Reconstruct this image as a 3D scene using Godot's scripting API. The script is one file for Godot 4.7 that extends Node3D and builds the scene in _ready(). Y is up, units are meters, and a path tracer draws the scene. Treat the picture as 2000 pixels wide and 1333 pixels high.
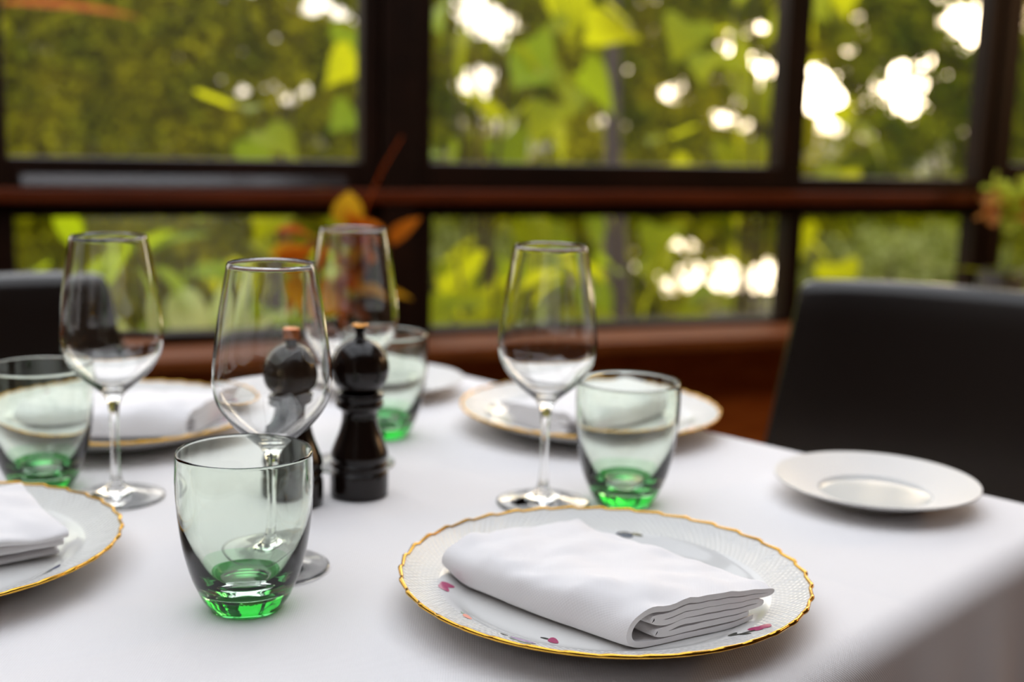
extends Node3D
# A laid restaurant table beside a timber window wall with a garden behind it. y is up, metres, floor at y = 0.

const TOP := 0.75                                   # height of the cloth on the table
const ROOM_TURN := 20.43                            # the window wall is turned against the camera
var rng := RandomNumberGenerator.new()
var M := {}
var used := {}
var room_frame := Transform3D()                     # x along the window wall, y up, z into the room

func _ready() -> void:
	rng.seed = 20240611
	# ---------------------------------------------------------------- camera
	var cam := Camera3D.new()
	cam.name = "camera"
	add_child(cam)
	cam.position = Vector3(0, TOP + 0.3012, 0)
	cam.basis = Basis(Vector3.RIGHT, deg_to_rad(-10.158)) * Basis(Vector3.BACK, deg_to_rad(1.514))
	var lens := CameraAttributesPhysical.new()
	lens.frustum_focal_length = 43.84
	lens.frustum_focus_distance = 0.70
	lens.frustum_near = 0.05
	lens.frustum_far = 400.0
	lens.exposure_aperture = 4.2
	cam.fov = rad_to_deg(2.0 * atan(12.0 / 43.84))
	cam.near = 0.05
	cam.far = 400.0
	cam.attributes = lens
	cam.current = true
	# ---------------------------------------------------------------- sky
	var env := Environment.new()
	env.tonemap_mode = Environment.TONE_MAPPER_LINEAR
	env.tonemap_exposure = 1.06
	env.background_mode = Environment.BG_SKY
	env.sdfgi_enabled = true
	env.ssao_enabled = true
	env.ssil_enabled = true
	var sm := ProceduralSkyMaterial.new()
	sm.sky_top_color = Color(0.88, 0.90, 0.93)
	sm.sky_horizon_color = Color(1.0, 0.94, 0.84)
	sm.sky_curve = 0.25
	sm.ground_bottom_color = Color(0.30, 0.28, 0.22)
	sm.ground_horizon_color = Color(0.55, 0.52, 0.42)
	sm.sun_angle_max = 38.0
	sm.sun_curve = 0.32
	env.sky = Sky.new()
	env.sky.sky_material = sm
	env.background_energy_multiplier = 2.75
	var we := WorldEnvironment.new()
	we.name = "world"
	we.environment = env
	add_child(we)
	# ---------------------------------------------------------------- the low sun, veiled by the garden: only its glow in the sky is felt indoors
	var sun := DirectionalLight3D.new()
	sun.name = "sun"
	sun.light_color = Color(1.0, 0.90, 0.74)
	sun.light_energy = 7.0
	sun.light_angular_distance = 1.0
	sun.shadow_enabled = true
	sun.sky_mode = DirectionalLight3D.SKY_MODE_SKY_ONLY
	add_child(sun)
	sun.look_at_from_position(Vector3(0.36, 0.13, -1.0).normalized() * 10.0, Vector3.ZERO)

	room_frame = Transform3D(Basis(Vector3.UP, deg_to_rad(ROOM_TURN)), Vector3(0, 0, -2.64))
	make_materials()
	build_room()
	build_table()
	build_settings()
	build_chairs()
	build_sill_plants()
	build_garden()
	build_lamp()

# =========================================================================== helpers
func numbered(called: String) -> String:
	var n: int = used.get(called, 0)
	used[called] = n + 1
	return called if n == 0 else "%s_%03d" % [called, n]

func tag(o: Node, label := "", category := "", group := "", kind := "") -> Node:
	if label: o.set_meta("label", label)
	if category: o.set_meta("category", category)
	if group: o.set_meta("group", group)
	if kind: o.set_meta("kind", kind)
	return o

func thing(called: String, label: String, category: String, at := Transform3D(), group := "", kind := "") -> Node3D:
	var o := Node3D.new()
	o.name = numbered(called)
	add_child(o)
	o.transform = at
	tag(o, label, category, group, kind)
	return o

func part(called: String, mesh: Mesh, m: Material, parent: Node, at := Transform3D()) -> MeshInstance3D:
	var o := MeshInstance3D.new()
	o.name = called
	o.mesh = mesh
	o.material_override = m
	o.transform = at
	parent.add_child(o, true)
	return o

func solo(called: String, mesh: Mesh, m: Material, label: String, category: String, at := Transform3D(), group := "", kind := "") -> MeshInstance3D:
	var o := MeshInstance3D.new()
	o.name = numbered(called)
	o.mesh = mesh
	o.material_override = m
	add_child(o)
	o.transform = at
	tag(o, label, category, group, kind)
	return o

func copy(o: Node3D, label: String, at: Transform3D, called: String) -> Node3D:
	var c: Node3D = o.duplicate()
	c.name = numbered(called)
	add_child(c)
	c.transform = at
	c.set_meta("label", label)
	return c

func room(s: float, h: float, n: float) -> Vector3:
	return room_frame * Vector3(s, h, n)

func in_room(s: float, h: float, n: float, turn := 0.0) -> Transform3D:
	return Transform3D(room_frame.basis * Basis(Vector3.UP, turn), room(s, h, n))

func at(x: float, y: float, z: float, turn := 0.0) -> Transform3D:
	return Transform3D(Basis(Vector3.UP, turn), Vector3(x, y, z))

# A grid of points (rows of nv) as a mesh; the outward side is (next row) x (next column). Normals are the averaged face normals.
func grid_into(st: SurfaceTool, pts: PackedVector3Array, nv: int, wrap_v := false, uv := PackedVector2Array(), wrap_u := false) -> void:
	var nu := pts.size() / nv
	var nor := PackedVector3Array()
	nor.resize(pts.size())
	var quads := PackedInt32Array()
	for i in (nu if wrap_u else nu - 1):
		for j in (nv if wrap_v else nv - 1):
			var a := i * nv + j
			var b := ((i + 1) % nu) * nv + j
			var c := ((i + 1) % nu) * nv + (j + 1) % nv
			var d := i * nv + (j + 1) % nv
			var n := (pts[c] - pts[a]).cross(pts[d] - pts[b])
			nor[a] += n
			nor[b] += n
			nor[c] += n
			nor[d] += n
			quads.append_array(PackedInt32Array([a, b, c, d]))
	# With a texture the seam of a wrapped grid gets its own uv: written quad by quad.
	for q in quads.size() / 4:
		for k in [0, 3, 2, 0, 2, 1]:
			var v := quads[q * 4 + k]
			st.set_normal(nor[v].normalized())
			if uv.size():
				var t := uv[v]
				var first := uv[quads[q * 4]]
				if wrap_v and (k == 2 or k == 3) and v % nv == 0:
					t.x = first.x + (uv[1].x - uv[0].x)
				st.set_uv(t)
			st.add_vertex(pts[v])

func begin() -> SurfaceTool:
	var st := SurfaceTool.new()
	st.begin(Mesh.PRIMITIVE_TRIANGLES)
	return st

func done(st: SurfaceTool) -> ArrayMesh:
	st.index()
	return st.commit()

# Catmull-Rom through the given profile points.
func smooth(p: Array, per := 5) -> PackedVector2Array:
	var out := PackedVector2Array()
	for i in p.size() - 1:
		var a: Vector2 = p[maxi(i - 1, 0)]
		var b: Vector2 = p[i]
		var c: Vector2 = p[i + 1]
		var d: Vector2 = p[mini(i + 2, p.size() - 1)]
		for k in per:
			out.append(b.cubic_interpolate(c, a, d, float(k) / per))
	out.append(p[p.size() - 1])
	return out

# Profile of (radius, height), from the outer foot up the outside and down the inside; a repeated point makes a sharp edge.
func lathe_into(st: SurfaceTool, prof: PackedVector2Array, segs: int, uv_around := 1.0) -> void:
	var n := prof.size()
	var nor := PackedVector2Array()
	for i in n:
		var a := prof[maxi(i - 1, 0)]
		var b := prof[i]
		var c := prof[mini(i + 1, n - 1)]
		var t := Vector2.ZERO
		if (b - a).length() > 1e-7: t += (b - a).normalized()
		if (c - b).length() > 1e-7: t += (c - b).normalized()
		nor.append(Vector2(t.y, -t.x).normalized())
	var run := 0.0
	for i in n - 1:
		var step := (prof[i + 1] - prof[i]).length()
		if step < 1e-7:
			continue
		for j in segs:
			for k in [[0, 0], [0, 1], [1, 1], [0, 0], [1, 1], [1, 0]]:
				var f: float = TAU * (j + k[1]) / segs
				var p := prof[i + k[0]]
				var m := nor[i + k[0]]
				if p.x < 1e-6 and k[0] == 0 and k == [0, 1]:
					pass
				st.set_normal(Vector3(m.x * cos(f), m.y, m.x * sin(f)))
				st.set_uv(Vector2(uv_around * (j + k[1]) / segs, run + step * k[0]))
				st.add_vertex(Vector3(p.x * cos(f), p.y, p.x * sin(f)))
		run += step

func lathe(prof: PackedVector2Array, segs := 64, uv_around := 1.0) -> ArrayMesh:
	var st := begin()
	lathe_into(st, prof, segs, uv_around)
	return done(st)

func tube_into(st: SurfaceTool, path: PackedVector3Array, radii: PackedFloat32Array, sides := 8, closed := false) -> void:
	var pts := PackedVector3Array()
	var n := path.size()
	var up := Vector3.UP
	for i in n:
		var t := (path[(i + 1) % n] - path[(i - 1 + n) % n]) if closed else (path[mini(i + 1, n - 1)] - path[maxi(i - 1, 0)])
		t = t.normalized()
		if absf(t.dot(up)) > 0.95:
			up = Vector3.RIGHT if absf(t.x) < 0.9 else Vector3.BACK
		var x := t.cross(up).normalized()
		var y := x.cross(t)
		up = y
		for k in sides:
			var f := -TAU * k / sides
			pts.append(path[i] + (x * cos(f) + y * sin(f)) * radii[i % radii.size()])
	if not closed:
		for k in sides:
			pts.append(path[n - 1])
		var start := PackedVector3Array()
		for k in sides:
			start.append(path[0])
		start.append_array(pts)
		pts = start
	grid_into(st, pts, sides, true, PackedVector2Array(), closed)

func tube(path: PackedVector3Array, radii: PackedFloat32Array, sides := 8, closed := false) -> ArrayMesh:
	var st := begin()
	tube_into(st, path, radii, sides, closed)
	return done(st)

# A box with rounded edges, optionally bent by fn(Vector3) -> Vector3.
func rbox_into(st: SurfaceTool, c: Vector3, size: Vector3, r: float, fn = null, fine := 1) -> void:
	var half := size / 2.0
	r = minf(r, minf(half.x, minf(half.y, half.z)) * 0.99)
	var ks := []
	for ax in 3:
		var row := PackedFloat32Array()
		var inner := half[ax] - r
		for q in [0.0, 0.5]:
			row.append(-inner - r * cos(q * PI / 2.0 * 1.0) if q > 0.0 else -half[ax])
		for q in fine + 1:
			row.append(lerpf(-inner, inner, float(q) / fine))
		row.append(inner + r * cos(PI / 4.0))
		row.append(half[ax])
		ks.append(row)
	for ax in 3:
		for sgn in [-1.0, 1.0]:
			var u := (ax + 1) % 3
			var v := (ax + 2) % 3
			if sgn < 0.0:
				var w := u
				u = v
				v = w
			var pts := PackedVector3Array()
			for a in ks[u]:
				for b in ks[v]:
					var p := Vector3.ZERO
					p[ax] = sgn * half[ax]
					p[u] = a
					p[v] = b
					var core := p.clamp(-half + Vector3.ONE * r, half - Vector3.ONE * r)
					p = core + (p - core).normalized() * r
					p += c
					pts.append(fn.call(p) if fn != null else p)
			grid_into(st, pts, ks[v].size())

func rbox(c: Vector3, size: Vector3, r := 0.004, fn = null, fine := 1) -> ArrayMesh:
	var st := begin()
	rbox_into(st, c, size, r, fn, fine)
	return done(st)

# =========================================================================== materials
func mat(c: Color, rough := 0.6, metal := 0.0) -> StandardMaterial3D:
	var m := StandardMaterial3D.new()
	m.albedo_color = c
	m.roughness = rough
	m.metallic = metal
	return m

func glass(c: Color) -> StandardMaterial3D:
	var m := mat(Color(c.r, c.g, c.b, 0.0), 0.0)
	m.refraction_enabled = true
	m.refraction_scale = 0.05
	return m

func noise_tex(freq: float, ramp: Array, w := 256, h := 256, kind := FastNoiseLite.TYPE_SIMPLEX_SMOOTH) -> NoiseTexture2D:
	var n := FastNoiseLite.new()
	n.seed = 7
	n.noise_type = kind
	n.frequency = freq
	n.fractal_octaves = 4
	var t := NoiseTexture2D.new()
	t.width = w
	t.height = h
	t.seamless = true
	t.noise = n
	var g := Gradient.new()
	g.offsets = PackedFloat32Array([0.0, 1.0])
	g.colors = PackedColorArray(ramp)
	t.color_ramp = g
	return t

func weave_tex(side: int, fn: Callable) -> ImageTexture:
	var im := Image.create(side, side, false, Image.FORMAT_RGB8)
	for y in side:
		for x in side:
			var v: float = clampf(fn.call(float(x) / side, float(y) / side), 0.0, 1.0)
			im.set_pixel(x, y, Color(v, v, v))
	return ImageTexture.create_from_image(im)

func wood(dark: Color, light: Color, rough: float, scale: Vector3) -> StandardMaterial3D:
	var m := mat(Color.WHITE, rough)
	m.albedo_texture = noise_tex(0.02, [dark, light])
	m.uv1_triplanar = true
	m.uv1_scale = scale
	return m

func leaf_mat(c: Color, through: Color, rough := 0.45) -> StandardMaterial3D:
	var m := mat(c, rough)
	m.backlight_enabled = true
	m.backlight = through
	m.vertex_color_use_as_albedo = true
	m.metallic_specular = 0.18
	return m

func make_materials() -> void:
	M.frame = wood(Color(0.10, 0.055, 0.03), Color(0.16, 0.085, 0.045), 0.5, Vector3(1, 1, 1))
	M.frame.metallic_specular = 0.25
	M.rail = wood(Color(0.31, 0.13, 0.05), Color(0.40, 0.175, 0.065), 0.38, Vector3(1, 8, 8))
	M.panel = wood(Color(0.60, 0.30, 0.10), Color(0.72, 0.40, 0.15), 0.6, Vector3(1, 6, 6))
	M.panel.metallic_specular = 0.25
	M.sill = wood(Color(0.40, 0.20, 0.07), Color(0.50, 0.27, 0.10), 0.6, Vector3(1, 6, 6))
	M.sill.metallic_specular = 0.25
	M.rail.metallic_specular = 0.3
	M.plaster = mat(Color(0.36, 0.30, 0.25), 0.9)
	M.floor = wood(Color(0.30, 0.18, 0.10), Color(0.42, 0.27, 0.16), 0.45, Vector3(1, 1, 4))
	M.ceiling = mat(Color(0.36, 0.27, 0.19), 0.8)
	var pane := mat(Color(1, 1, 1, 0.03), 0.02)
	pane.transparency = BaseMaterial3D.TRANSPARENCY_ALPHA
	M.pane = pane
	# table linen: a fine diamond weave
	var cloth := mat(Color(0.93, 0.915, 0.915), 0.85)
	cloth.heightmap_enabled = true
	cloth.heightmap_texture = weave_tex(64, func(u, v):
		return 0.5 + 0.25 * sin(TAU * 2.0 * (u + v)) + 0.25 * sin(TAU * 2.0 * (u - v)))
	cloth.heightmap_scale = 0.016
	cloth.uv1_scale = Vector3(250, 250, 1)
	M.cloth = cloth
	var nap := mat(Color(0.94, 0.925, 0.925), 0.88)
	nap.heightmap_enabled = true
	nap.heightmap_texture = weave_tex(64, func(u, v):
		return 0.5 + 0.5 * sin(TAU * 2.0 * u) * sin(TAU * 2.0 * v))
	nap.heightmap_scale = 0.008
	nap.uv1_scale = Vector3(240, 240, 1)
	M.napkin = nap
	M.clear = glass(Color(0.995, 0.995, 0.99))
	M.pale_green = glass(Color(0.972, 0.997, 0.965))
	M.deep_green = glass(Color(0.13, 0.60, 0.18))
	M.mid_green = glass(Color(0.78, 0.94, 0.79))
	M.porcelain = mat(Color(0.86, 0.855, 0.845), 0.09)
	var relief := mat(Color(0.86, 0.855, 0.845), 0.10)
	relief.heightmap_enabled = true
	relief.heightmap_texture = weave_tex(128, func(u, v):
		return 0.5 + 0.5 * sin(TAU * 4.0 * u) * sin(TAU * 5.0 * v))
	relief.heightmap_scale = 0.05
	M.relief = relief
	var br: StandardMaterial3D = relief.duplicate()
	br.roughness = 0.32
	br.albedo_color = Color(0.90, 0.885, 0.87)
	br.uv1_scale = Vector3(1, 60, 1)
	M.bread_relief = br
	M.gold = mat(Color(0.86, 0.66, 0.26), 0.2, 1.0)
	M.rose = mat(Color(0.66, 0.22, 0.40), 0.15)
	M.orange_paint = mat(Color(0.82, 0.36, 0.18), 0.15)
	M.violet = mat(Color(0.52, 0.40, 0.58), 0.15)
	M.navy = mat(Color(0.16, 0.20, 0.34), 0.15)
	M.stem_paint = mat(Color(0.18, 0.20, 0.16), 0.15)
	M.sage_paint = mat(Color(0.30, 0.42, 0.26), 0.15)
	var mill := wood(Color(0.055, 0.026, 0.016), Color(0.10, 0.05, 0.03), 0.24, Vector3(6, 60, 6))
	mill.clearcoat_enabled = true
	mill.clearcoat = 0.3
	mill.metallic_specular = 0.35
	mill.clearcoat_roughness = 0.08
	M.mill = mill
	M.brass = mat(Color(0.80, 0.56, 0.28), 0.25, 1.0)
	M.copper = mat(Color(0.85, 0.52, 0.32), 0.3, 1.0)
	var leather := mat(Color(0.075, 0.042, 0.026), 0.30)
	leather.metallic_specular = 0.38
	leather.clearcoat_enabled = true
	leather.clearcoat = 0.5
	leather.clearcoat_roughness = 0.18
	M.leather = leather
	M.leg = wood(Color(0.12, 0.07, 0.04), Color(0.2, 0.11, 0.06), 0.4, Vector3(2, 2, 2))
	M.table_wood = wood(Color(0.3, 0.18, 0.1), Color(0.4, 0.25, 0.14), 0.5, Vector3(2, 2, 2))
	M.bark = mat(Color(0.26, 0.20, 0.13), 0.9)
	M.hedge_leaf = leaf_mat(Color(0.76, 0.74, 0.05), Color(1.0, 0.97, 0.04), 0.6)
	M.big_leaf = leaf_mat(Color(0.44, 0.53, 0.04), Color(1.0, 0.98, 0.05), 0.35)
	M.lime_leaf = leaf_mat(Color(0.45, 0.54, 0.07), Color(0.75, 0.82, 0.08), 0.4)
	M.sage_leaf = leaf_mat(Color(0.66, 0.68, 0.40), Color(0.8, 0.85, 0.4), 0.6)
	M.grey_bark = mat(Color(0.34, 0.30, 0.30), 0.9)
	M.cream_leaf = leaf_mat(Color(0.80, 0.82, 0.55), Color(0.7, 0.75, 0.4), 0.4)
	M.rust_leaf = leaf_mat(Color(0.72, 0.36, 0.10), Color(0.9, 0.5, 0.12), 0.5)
	M.brown_leaf = leaf_mat(Color(0.42, 0.22, 0.12), Color(0.5, 0.25, 0.1), 0.6)
	M.yellow_leaf = leaf_mat(Color(0.85, 0.62, 0.10), Color(0.9, 0.7, 0.15), 0.5)
	M.petal = leaf_mat(Color(0.74, 0.78, 0.28), Color(0.8, 0.85, 0.3), 0.5)
	M.petal_warm = leaf_mat(Color(0.86, 0.62, 0.38), Color(0.9, 0.6, 0.3), 0.5)
	M.grey_pot = mat(Color(0.42, 0.41, 0.40), 0.4)
	M.soil = mat(Color(0.13, 0.09, 0.06), 0.95)
	M.ground = mat(Color(0.30, 0.29, 0.15), 0.95)
	M.terrace = mat(Color(0.46, 0.40, 0.33), 0.85)
	M.glint_water = mat(Color(0.10, 0.12, 0.08), 0.04)
	M.trough = mat(Color(0.50, 0.48, 0.46), 0.8)

# =========================================================================== room
func struct_box(called: String, label: String, category: String, lo: Vector3, hi: Vector3, m: Material, r := 0.004) -> MeshInstance3D:
	return solo(called, rbox(Vector3.ZERO, hi - lo, r), m, label, category, in_room((lo.x + hi.x) / 2, (lo.y + hi.y) / 2, (lo.z + hi.z) / 2), "", "structure")

# Glass from s0 to s1 and h0 to h1; the timber round it is as wide as given: left, right, bottom, top.
func window(num: int, label: String, s0: float, s1: float, h0: float, h1: float, w: Array, n0 := -0.04, n1 := 0.02) -> void:
	var o := thing("window_%d" % num, label, "window", in_room((s0 + s1) / 2, h0 - w[2], 0), "", "structure")
	var hw := (s1 - s0) / 2
	var hh := h1 - h0
	var d := n1 - n0
	var nz := (n0 + n1) / 2
	var tall: float = hh + w[2] + w[3]
	part("stile", rbox(Vector3(-hw - w[0] / 2, tall / 2, nz), Vector3(w[0], tall, d), 0.005), M.frame, o)
	part("stile", rbox(Vector3(hw + w[1] / 2, tall / 2, nz), Vector3(w[1], tall, d), 0.005), M.frame, o)
	part("frame_rail", rbox(Vector3(0, w[2] / 2, nz), Vector3(2 * hw, w[2], d), 0.005), M.frame, o)
	part("frame_rail", rbox(Vector3(0, tall - w[3] / 2, nz), Vector3(2 * hw, w[3], d), 0.005), M.frame, o)
	var g := QuadMesh.new()
	g.size = Vector2(2 * hw, hh)
	part("pane", g, M.pane, o, Transform3D(Basis(), Vector3(0, w[2] + hh / 2, nz - 0.01)))

const S0 := -2.75
const S1 := 3.35
const DEEP := 4.8
const HIGH := 2.75

func build_room() -> void:
	struct_box("floor", "brown timber floor of the dining room under the tables", "floor", Vector3(S0 - 0.1, -0.12, -0.1), Vector3(S1 + 0.1, 0.0, DEEP + 0.1), M.floor)
	# panelled wall below the sill, sill, rail and posts
	struct_box("wall_back", "reddish-brown timber wall below the low windows, behind the table", "wall", Vector3(S0, 0.0, -0.09), Vector3(S1, 0.57, 0.0), M.panel)
	struct_box("trim_1", "brown timber sill ledge under the low row of windows", "sill", Vector3(S0, 0.57, -0.09), Vector3(S1, 0.60, 0.17), M.sill, 0.008)
	struct_box("trim_2", "reddish-brown horizontal rail running between the two rows of windows", "rail", Vector3(S0, 0.875, -0.05), Vector3(S1, 0.903, 0.05), M.rail, 0.006)
	# glossy moulding with a sloping face under the left window
	var cs := PackedVector2Array([Vector2(-0.02, 0.0), Vector2(0.042, 0.0), Vector2(0.042, 0.006), Vector2(0.018, 0.027), Vector2(-0.02, 0.027)])
	var moulding := CSGPolygon3D.new()
	moulding.name = numbered("trim_3")
	moulding.polygon = cs
	moulding.depth = 0.60
	var gl: StandardMaterial3D = M.frame.duplicate()
	gl.roughness = 0.14
	gl.metallic_specular = 0.7
	moulding.material = gl
	add_child(moulding)
	moulding.transform = Transform3D(room_frame.basis * Basis(Vector3.UP, deg_to_rad(-90)), room(-0.97, 0.9035, 0))
	tag(moulding, "glossy sloping moulding below the upper left window", "moulding", "", "structure")
	struct_box("trim_4", "thick dark timber post between the left and the middle window", "post", Vector3(-0.297, 0.60, -0.07), Vector3(-0.232, HIGH, 0.045), M.frame)
	struct_box("trim_5", "dark timber post at the far left of the window wall", "post", Vector3(-1.075, 0.60, -0.07), Vector3(-1.028, HIGH, 0.03), M.frame)
	struct_box("trim_6", "dark timber post right of the narrow upper window, above the orchid", "post", Vector3(1.212, 0.60, -0.07), Vector3(1.244, HIGH, 0.03), M.frame)
	struct_box("trim_7", "dark timber beam above the windows", "beam", Vector3(S0, 2.40, -0.08), Vector3(S1, HIGH - 0.02, 0.04), M.frame)
	# upper windows: [left, right, bottom, top] timber
	window(1, "upper left window with dark timber frame and olive garden behind", -0.992, -0.335, 0.957, 2.34, [0.034, 0.036, 0.054, 0.06])
	window(2, "wide middle upper window between the thick post and the thin mullion", -0.192, 0.628, 0.957, 2.34, [0.038, 0.028, 0.054, 0.06])
	window(3, "narrow upper window right of the thin mullion, with dazzling glints", 0.688, 1.182, 0.934, 2.34, [0.03, 0.028, 0.031, 0.06])
	window(4, "upper window at the right edge, mostly cut off", 1.276, 2.1, 0.972, 2.34, [0.03, 0.03, 0.069, 0.06])
	window(5, "upper window out to the left of the far left post", -1.95, -1.11, 0.957, 2.34, [0.033, 0.03, 0.054, 0.06])
	# lower windows
	window(6, "low window on the left, behind the bright lime leaves", -0.985, -0.337, 0.622, 0.848, [0.04, 0.038, 0.022, 0.027])
	window(7, "low window in the middle, behind the wine glasses", -0.187, 0.662, 0.612, 0.846, [0.043, 0.016, 0.012, 0.029])
	window(8, "low window on the right, above the brown leather chair", 0.698, 1.185, 0.612, 0.846, [0.016, 0.025, 0.012, 0.029])
	window(9, "low window at the right edge, behind the orchid", 1.27, 2.1, 0.612, 0.846, [0.024, 0.03, 0.012, 0.029])
	window(10, "low window out to the left of the far left post", -1.95, -1.11, 0.622, 0.848, [0.033, 0.03, 0.022, 0.027])
	struct_box("wall_right", "plain plastered wall to the right of the window wall", "wall", Vector3(S1, 0.0, -0.1), Vector3(S1 + 0.1, HIGH, DEEP), M.plaster)
	struct_box("wall_left", "plain plastered wall to the left of the window wall", "wall", Vector3(S0 - 0.1, 0.0, -0.1), Vector3(S0, HIGH, DEEP), M.plaster)
	struct_box("wall_front", "plain plastered wall across the room from the windows", "wall", Vector3(S0, 0.0, DEEP), Vector3(S1, HIGH, DEEP + 0.1), M.plaster)
	struct_box("wall_back", "timber infill beside the windows on the left", "wall", Vector3(S0, 0.60, -0.08), Vector3(-1.985, 2.40, 0.0), M.panel)
	struct_box("wall_back", "timber infill beside the windows on the right", "wall", Vector3(2.135, 0.60, -0.08), Vector3(S1, 2.40, 0.0), M.panel)
	# ceiling over the back of the room, glazed roof over the window side
	var glazed := 3.0
	struct_box("ceiling", "brown boarded ceiling over the rear of the room", "ceiling", Vector3(S0 - 0.1, HIGH, glazed), Vector3(S1 + 0.1, HIGH + 0.12, DEEP + 0.1), M.ceiling)
	struct_box("ceiling", "brown boarded ceiling over the window side on the right", "ceiling", Vector3(lerpf(S0, S1, 0.6), HIGH, -0.1), Vector3(S1 + 0.1, HIGH + 0.12, glazed), M.ceiling)
	var roof := thing("window_11", "glazed roof over the tables along the window wall", "window", in_room(0, HIGH, 0), "", "structure")
	var k := 0
	while k < 4:
		var a := lerpf(S0, S1, k / 5.0)
		part("rafter", rbox(Vector3(a, 0.03, glazed / 2), Vector3(0.06, 0.10, glazed), 0.005), M.frame, roof)
		if k < 3:
			var g := QuadMesh.new()
			g.size = Vector2((S1 - S0) / 5.0 - 0.06, glazed)
			part("pane", g, M.pane, roof, Transform3D(Basis(Vector3.RIGHT, PI / 2), Vector3(lerpf(S0, S1, (k + 0.5) / 5.0), 0.06, glazed / 2)))
		k += 1

# =========================================================================== table
const E1 := Vector3(0.7254, 0, 0.6884)
const E2 := Vector3(-0.6884, 0, 0.7254)
const A0 := -1.19
const A1 := -0.321
const B0 := -1.026
const B1 := -0.13

func build_table() -> void:
	var frame := Transform3D(Basis(E1, Vector3.UP, -E2), Vector3.ZERO)
	frame.basis = Basis(E1, Vector3.UP, E1.cross(Vector3.UP))
	var ca := (A0 + A1) / 2
	var cb := (B0 + B1) / 2
	var base := Transform3D(Basis(E1, Vector3.UP, E1.cross(Vector3.UP)), E1 * ca + E2 * cb)
	var t := thing("dining_table", "square dining table hidden under the white tablecloth", "table", base)
	var la := A1 - A0
	var lb := B1 - B0
	part("tabletop", rbox(Vector3(0, TOP - 0.024, 0), Vector3(la - 0.05, 0.04, lb - 0.05), 0.014), M.table_wood, t)
	for s in [[-1, -1], [1, -1], [-1, 1], [1, 1]]:
		part("leg", rbox(Vector3(s[0] * (la / 2 - 0.08), (TOP - 0.045) / 2, s[1] * (lb / 2 - 0.08)), Vector3(0.06, TOP - 0.045, 0.06), 0.006), M.table_wood, t)
	# the cloth
	var noise := FastNoiseLite.new()
	noise.seed = 3
	noise.frequency = 6.0
	noise.fractal_octaves = 2
	var drop := 0.23
	var rad := 0.022
	var ua := cloth_steps(la, drop)
	var ub := cloth_steps(lb, drop)
	var pts := PackedVector3Array()
	var uvs := PackedVector2Array()
	for u in ua:
		for v in ub:
			var ia := clampf(u, rad, la - rad)
			var ib := clampf(v, rad, lb - rad)
			var o := Vector2(u - ia, v - ib)
			var d := o.length()
			var p := Vector3(ia, TOP, ib)
			if d > 1e-6:
				var dir := o / d
				var out := rad
				var down := rad
				if d < rad * PI / 2:
					out = rad * sin(d / rad)
					down = rad * (1.0 - cos(d / rad))
				else:
					var rest := d - rad * PI / 2
					down = rad + rest
					var along := u * absf(dir.y) + v * absf(dir.x)
					out += rest * 0.05 + minf(rest, 0.16) * 0.10 * (0.5 + 0.5 * sin(along * 47.0 + 1.3) * cos(along * 19.0))
				p += Vector3(dir.x * out, -down, dir.y * out)
			# ironed-in creases and slight unevenness: only ever dips below the table plane
			var flat := 1.0 - smoothstep(0.0, rad, d)
			p.y -= flat * 0.0005 * (0.5 + 0.5 * noise.get_noise_2d(u, v))
			p.y -= flat * 0.0007 * (exp(-pow((u - la * 0.50) / 0.004, 2)) + exp(-pow((v - lb * 0.33) / 0.004, 2)) + exp(-pow((v - lb * 0.75) / 0.004, 2)))
			pts.append(E1 * (A0 + p.x) + E2 * (B0 + p.z) + Vector3(0, p.y, 0))
			uvs.append(Vector2(u, v))
	var rev := PackedVector3Array()
	var revuv := PackedVector2Array()
	var nv := ub.size()
	for i in range(ua.size() - 1, -1, -1):
		rev.append_array(pts.slice(i * nv, i * nv + nv))
		revuv.append_array(uvs.slice(i * nv, i * nv + nv))
	var st := begin()
	grid_into(st, rev, nv, false, revuv)
	solo("tablecloth", done(st), M.cloth, "white tablecloth with a fine diamond weave, falling over the table edge", "tablecloth")

func cloth_steps(l: float, drop: float) -> PackedFloat32Array:
	var out := PackedFloat32Array()
	for i in 26: out.append(-drop + (drop - 0.02) * i / 26.0)
	for i in 12: out.append(-0.02 + 0.05 * i / 12.0)
	for i in 150: out.append(0.03 + (l - 0.06) * i / 150.0)
	for i in 12: out.append(l - 0.03 + 0.05 * i / 12.0)
	for i in 27: out.append(l + 0.02 + (drop - 0.02) * i / 26.0)
	return out

# =========================================================================== place settings
func plate_h(r: float) -> float:                    # upper surface of a dinner plate
	var p := [[0.0, 0.0072], [0.084, 0.0070], [0.090, 0.0080], [0.096, 0.0108], [0.1005, 0.0131], [0.104, 0.0140], [0.116, 0.0176], [0.1275, 0.0222]]
	for i in p.size() - 1:
		if r <= p[i + 1][0]:
			return lerpf(p[i][1], p[i + 1][1], (r - p[i][0]) / (p[i + 1][0] - p[i][0]))
	return 0.0222

const LOBES := 38
func lobe(f: float) -> float:                       # the lopsided scallops of the rim, -1 to 1
	var t := fposmod(f * LOBES / TAU, 1.0)
	return 2.0 * (pow(t, 1.6) if t < 0.82 else pow(0.82, 1.6) * (1.0 - (t - 0.82) / 0.18)) - 0.75

func plate_point(r: float, h: float, f: float) -> Vector3:
	var w := smoothstep(0.104, 0.128, r)
	var l := lobe(f)
	var rr := r + 0.0009 * w * l
	return Vector3(rr * cos(f), h + 0.0006 * w * l, rr * sin(f))

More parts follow.
